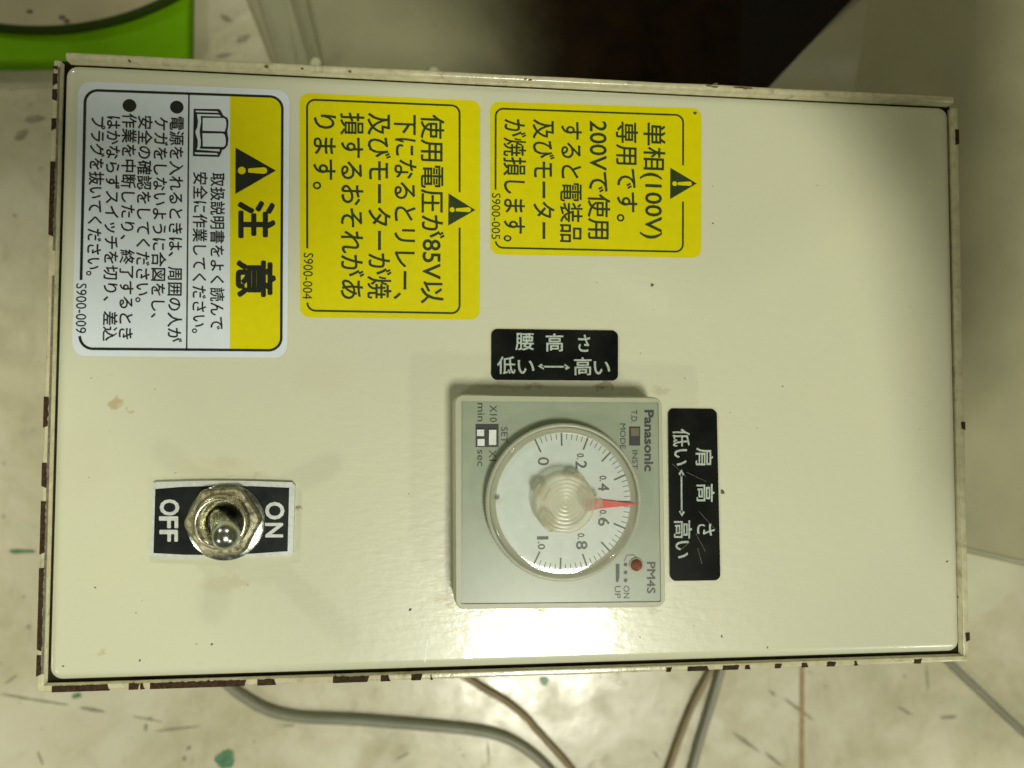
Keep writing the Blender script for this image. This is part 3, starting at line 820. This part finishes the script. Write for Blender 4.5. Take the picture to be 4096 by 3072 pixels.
# ------------------------------------------------------------------ toggle switch
f = zm(550, 1850, .3074)
HP = .0011
def curve_quad(pts_px, z): return [P(*f(x, y), z)[:2] for x, y in pts_px]
outer = [(195, 275), (230, 255), (600, 243), (1050, 236), (1500, 242), (2010, 258), (2048, 300), (2035, 750), (2018, 1180), (1985, 1218), (1500, 1226), (1040, 1238), (600, 1246), (195, 1242), (160, 1210), (180, 700)]
innr = [(232, 345), (560, 318), (1050, 302), (1500, 308), (1975, 328), (1964, 750), (1953, 1155), (1500, 1185), (1040, 1205), (600, 1200), (208, 1178), (222, 700)]
m_ = MB(); m_.prism(curve_quad(outer, HP), Z0, Z0 + HP)
TG = m_.build('toggle_switch', 'alu', BOX, label='metal toggle switch on a black ON OFF plate, lever leaning to ON')
m_ = MB(); m_.flat(curve_quad(innr, HP), Z0 + HP + .00004); m_.build('black_plate', 'blackpaint', TG)
m_ = MB(); zz = HP + .00009
for ch, x0, y0, x1, y1 in [('O', 288, 480, 545, 690), ('F', 278, 700, 530, 855), ('F', 285, 876, 526, 1030), ('O', 1660, 513, 1912, 742), ('N', 1662, 786, 1895, 975)]:
    glyph_box(m_, ch, *f(x0, y0), *f(x1, y1), zz, True, .03)
m_.build('lettering', 'alu', TG)
tc = P(*f(1130, 775), HP + .001); TC = (tc.x, tc.y)
kk = (CAM.z - .002) / FPX * .3074
m_ = MB()
m_.loft([ring3((TC[0] + .00015, TC[1] - .0001), r * kk, Z0 + z, 72) for r, z in ((478, HP), (478, HP + .0005), (470, HP + .0006), (300, HP + .0006))], cap_top=False); m_.build('washer', 'steel', TG)
def hexring(r, z, a0=.06, rnd=0):
    o = []
    for i in range(6):
        a = a0 + i * math.pi / 3
        o.append((TCN[0] + r * math.cos(a), TCN[1] + r * math.sin(a)))
    return [(p.x, p.y, z) for p in rquad(o, r * .25, 5)]
tn = P(*f(1112, 765), HP + .002); TCN = (tn.x, tn.y)
m_ = MB()
m_.loft([hexring(478 * kk, Z0 + HP + .0006), hexring(478 * kk, Z0 + HP + .0021), hexring(445 * kk, Z0 + HP + .0026)], cap_top=False, smooth=False)
hx = hexring(445 * kk, Z0 + HP + .0026); nh = len(hx)
inn = [(TCN[0] + 335 * kk * math.cos(math.atan2(p[1] - TCN[1], p[0] - TCN[0])), TCN[1] + 335 * kk * math.sin(math.atan2(p[1] - TCN[1], p[0] - TCN[0])), Z0 + HP + .0026) for p in hx]
low = [(p[0], p[1], Z0 + HP + .0012) for p in inn]
m_.loft([hx, inn, low], cap_top=False, smooth=False)
m_.build('hex_nut', 'brass', TG)
# threaded bushing
m_ = MB(); rings = []
zb = HP + .0008
for i in range(6):
    rings.append(ring3(TCN, 338 * kk, Z0 + zb + i * .0006, 64)); rings.append(ring3(TCN, 322 * kk, Z0 + zb + i * .0006 + .0003, 64))
zt2 = zb + .0036
rings += [ring3(TCN, 325 * kk, Z0 + zt2, 64), ring3(TCN, 300 * kk, Z0 + zt2 + .0003, 64), ring3(TCN, 275 * kk, Z0 + zt2 + .0002, 64), ring3(TCN, 235 * kk, Z0 + zt2 - .0010, 64),
          ring3(TCN, 200 * kk, Z0 + zt2 - .0016, 64), ring3(TCN, 195 * kk, Z0 + zt2 - .0050, 64)]
m_.loft(rings, cap_top=False); m_.build('bushing', 'brass', TG)
m_ = MB(); m_.prism(circ(TCN, 205 * kk, 32), Z0 + .0002, Z0 + zt2 - .0035); m_.build('bushing_hole', 'dark', TG)
# lever
tip = P(*f(1160, 968), .0150); b0 = P(*f(1055, 738), HP + .003); bs = Vector((b0.x, b0.y, Z0 + zt2 - .003))
ax = (tip - bs).normalized(); s1 = ax.orthogonal().normalized(); s2 = ax.cross(s1)
L = (tip - bs).length; rt = .0028
rings = []
def rg(t, r): return [tuple(bs + ax * t + (s1 * math.cos(2 * math.pi * i / 40) + s2 * math.sin(2 * math.pi * i / 40)) * r) for i in range(40)]
for t, r in ((0, .0024), (.3 * L, .0024), (.55 * L, .0025), (.8 * L, .0027)): rings.append(rg(t, r))
for k in range(1, 10):
    a = k / 9.01 * math.pi / 2; rings.append(rg(L - .0006 + (rt) * math.sin(a) * .95, rt * math.cos(a)))
m_ = MB(); m_.loft(rings, cap_top=True, smooth=True); m_.build('lever', 'steel', TG)

# ------------------------------------------------------------------ cables on the floor
def cable(pts, rad, mat, label, z=None, zs=None):
    pw = [P(u, v, fz + rad + (zs[i] if zs else 0)) for i, (u, v) in enumerate(pts)]
    path = []
    for i in range(len(pw) - 1):
        p0 = pw[max(0, i - 1)]; p1 = pw[i]; p2 = pw[i + 1]; p3 = pw[min(len(pw) - 1, i + 2)]
        for k in range(8):
            t = k / 8
            path.append(.5 * ((2 * p1) + (-p0 + p2) * t + (2 * p0 - 5 * p1 + 4 * p2 - p3) * t * t + (-p0 + 3 * p1 - 3 * p2 + p3) * t ** 3))
    path.append(pw[-1])
    m2 = MB(); rings = []
    for i, c in enumerate(path):
        d = (path[min(i + 1, len(path) - 1)] - path[max(i - 1, 0)]).normalized(); s = d.cross(Vector((0, 0, 1))).normalized(); q = s.cross(d)
        rings.append([tuple(c + (s * math.cos(2 * math.pi * j / 16) + q * math.sin(2 * math.pi * j / 16)) * rad) for j in range(16)])
    m2.loft(rings, cap_top=True, cap_bottom=True, smooth=True)
    o = m2.build('cable', mat); tag(o, label, 'cable', 'cables on the floor'); return o
cable([(700, 2500), (820, 2650), (918, 2745), (981, 2792), (1076, 2843), (1202, 2871), (1400, 2880), (1590, 2894), (1780, 2910), (1938, 2929), (2033, 2958), (2109, 3002), (2178, 3059), (2260, 3150), (2400, 3300)],
      .0023, 'cable_grey', 'thick grey cable sweeping right from under the left half of the box')
cable([(1600, 2600), (1760, 2650), (1868, 2711), (1938, 2755), (2033, 2812), (2109, 2875), (2147, 2920), (2223, 3002), (2290, 3080), (2400, 3220)],
      .0017, 'cable_brown', 'thin brown cable curving down below the timer')
cable([(2930, 2400), (2870, 2600), (2836, 2692), (2776, 2806), (2725, 2930), (2675, 3072), (2630, 3200)], .0017, 'cable_brown', 'straight brown cable, left one of the pair right of centre')
cable([(2940, 2400), (2905, 2600), (2880, 2692), (2839, 2831), (2800, 2960), (2768, 3075), (2730, 3200)], .0020, 'cable_grey', 'straight grey cable, right one of the pair right of centre')
cable([(3600, 2450), (3700, 2560), (3798, 2651), (3868, 2718), (3962, 2806), (4096, 2930), (4300, 3100)], .0020, 'cable_grey', 'grey cable running diagonally from the lower right corner of the box')

# ------------------------------------------------------------------ green board and round tub
GB = root('green_tray', P(300, 0, fz), 'bright green plastic board lying on the floor behind the box', 'board')
zg = -.193
m_ = MB(); pts = rquad([P(u, v, zg)[:2] for u, v in ((-900, -900), (768, -900), (757, 250), (-900, 262))], .0045, 8)
lo_ = [(p.x, p.y, 0.0) for p in pts]; rr = []
for dz, s in ((-.0068, 0), (-.002, 0), (-.0006, .0004), (0, .0014)):
    cc = Vector((sum(p.x for p in pts) / len(pts), sum(p.y for p in pts) / len(pts)))
    rr.append([(p.x - (s if p.x > cc.x else -s), p.y - (s if p.y > cc.y else -s), Z0 + zg + dz) for p in pts])
if True: rr = [list(reversed(r)) for r in rr]
m_.loft(rr, smooth=False); m_.build('board', 'greenb', GB)
zr = -.189
rc = P(120, -905, zr); Rr = 1000 * (CAM.z - zr) / FPX
TB = root('round_tub', (rc.x, rc.y, Z0 + zg), 'round tub with a dusty beige top standing on the green board', 'tub')
m_ = MB(); m_.loft([ring3(rc, Rr + .0024, Z0 + zg, 128), ring3(rc, Rr + .0022, Z0 + zg + .002, 128), ring3(rc, Rr, Z0 + zr, 128)], cap_top=False); m_.build('rim', 'tubside', TB)
m_ = MB(); m_.prism(circ(rc, Rr - .0001, 128), Z0 + zr - .004, Z0 + zr + .0001); m_.build('top', 'tubtop', TB)
m_ = MB()
for i, (u, v, rx, ry) in enumerate([(120, 48, 14, 9), (250, 70, 15, 10), (268, 88, 14, 9)]):
    c = P(u, v, zr); m_.flat(blob(c, rx * 1.02e-4, ry * 1.02e-4, i + 9), Z0 + zr + .0003)
m_.build('dirt_spots', 'speck', TB)

# ------------------------------------------------------------------ machine casing behind the box
MC = root('machine_casing', P(1800, 0, fz), 'beige sheet metal machine casing behind the box, open at its dark right side', 'machine')
def strip(profile, ya, yb, name, mat, parent, smooth=False, shear=0.0, thick=None):
    """profile [(px at row ya, px at row yb, z)] extruded between photo rows ya and yb"""
    m2 = MB(); r0 = []; r1 = []
    for xa, xb, z in profile:
        a = P(xa, ya, z); b = P(xb, yb, z); d = b - a
        r0.append(tuple(a - d * 1.2)); r1.append(tuple(b + d * .6))
    m2.loft([r0, r1], closed=False, cap_top=False, smooth=smooth)
    return m2.build(name, mat, parent)
strip([(985, 1085, -.199), (1000, 1100, -.1945), (1028, 1112, -.1945), (1040, 1120, -.190), (1140, 1185, -.187), (1152, 1200, -.183), (1160, 1236, -.181), (1172, 1246, -.176), (1222, 1285, -.168), (1236, 1296, -.160), (1252, 1308, -.158)], 0, 255, 'skirt', 'panel', MC)
strip([(1252, 1308, -.158), (1600, 1640, -.159), (1800, 1820, -.161), (1930, 1940, -.1635), (2050, 2050, -.1675), (2180, 2170, -.174), (2320, 2300, -.181), (2480, 2460, -.187), (2700, 2690, -.192), (3000, 2990, -.1965)], 0, 300, 'top_panel', 'shade_ramp', MC, True)
for u, v, r in ((1262, 250, 24), (1735, 288, 24)):
    c = P(u, v, -.150); q = r * (CAM.z + .150) / FPX
    m_ = MB(); m_.loft([ring3(c, q, Z0 - .162, 24), ring3(c, q, Z0 - .152, 24), ring3(c, q * .8, Z0 - .150, 24)]); m_.build('bolt_head', 'bolt', MC)
# dark casting inside the opening
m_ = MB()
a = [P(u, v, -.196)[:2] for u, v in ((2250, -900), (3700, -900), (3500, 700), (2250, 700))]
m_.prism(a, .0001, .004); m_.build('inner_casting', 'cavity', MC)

# right cover: flange and flat face
CV = root('side_cover', P(3900, 900, fz), 'large beige sheet metal cover with a folded corner at the right', 'machine cover')
zc_ = -.115
poly = [(3478, -20), (3880, 430), (3880, 900), (3330, 2060), (3885, 2205), (4500, 2345), (5200, 2500), (5200, -1200), (3640, -1200)]
m_ = MB(); m_.prism([P(u, v, zc_)[:2] for u, v in poly], Z0 + zc_ - .002, Z0 + zc_, True); m_.build('face', 'panel2', CV)
m_ = MB(); A0 = P(3478, -20, zc_); B0 = P(3880, 430, zc_); B1 = P(3880, 900, zc_); B2 = P(3330, 2060, zc_)
C0 = P(3420, 345, zc_ - .007); C1 = P(3330, 900, zc_ - .009)
m_.add([tuple(q) for q in (A0, C0, B0, C1, B1, B2)], [[0, 1, 2], [1, 3, 2], [3, 4, 2], [3, 5, 4]]); m_.build('shadow_facet', 'panel2', CV)  # tilted along an added crease to imitate a shadow's diagonal edge
lip = [P(u, v, zc_ ) for u, v in ((3330, 2060), (3885, 2205), (4500, 2345), (5200, 2500))]
m_ = MB(); r0 = [tuple(p) for p in lip]; d_ = Vector((.0002, -.0012, 0))
m_.loft([[tuple(p + Vector((0, .0010, .0004))) for p in lip], [tuple(p + Vector((0, -.0004, .0004))) for p in lip], [tuple(p + Vector((0, -.0012, -.0012))) for p in lip], [tuple(p + Vector((0, -.0008, -.012))) for p in lip]], closed=False, cap_top=False)
m_.build('bottom_flange', 'panel', CV)
m_ = MB()
q_ = [P(3640, -1200, zc_ - .0004), P(3478, -20, zc_ - .0004), P(3420, 345, zc_ - .0074), P(3330, 900, zc_ - .0094)]
e_ = [P(4500, -1200, zc_ - .022), P(3425, -20, zc_ - .022), P(3080, 345, zc_ - .022), P(2560, 900, zc_ - .022)]
m_.loft([[tuple(p) for p in q_], [tuple(p) for p in e_]], closed=False, cap_top=False); m_.build('folded_flange', 'panel2', CV)
# smooth base plate on the floor under it
zb_ = fz + .004
m_ = MB(); m_.prism([P(u, v, zb_)[:2] for u, v in ((3500, 2000), (3500, 2478), (3905, 2462), (3965, 2440), (4040, 2370), (4150, 2290), (5000, 1700), (5000, 1300))], 0.0002, .004)
m_.build('base_plate', 'bolt', CV)
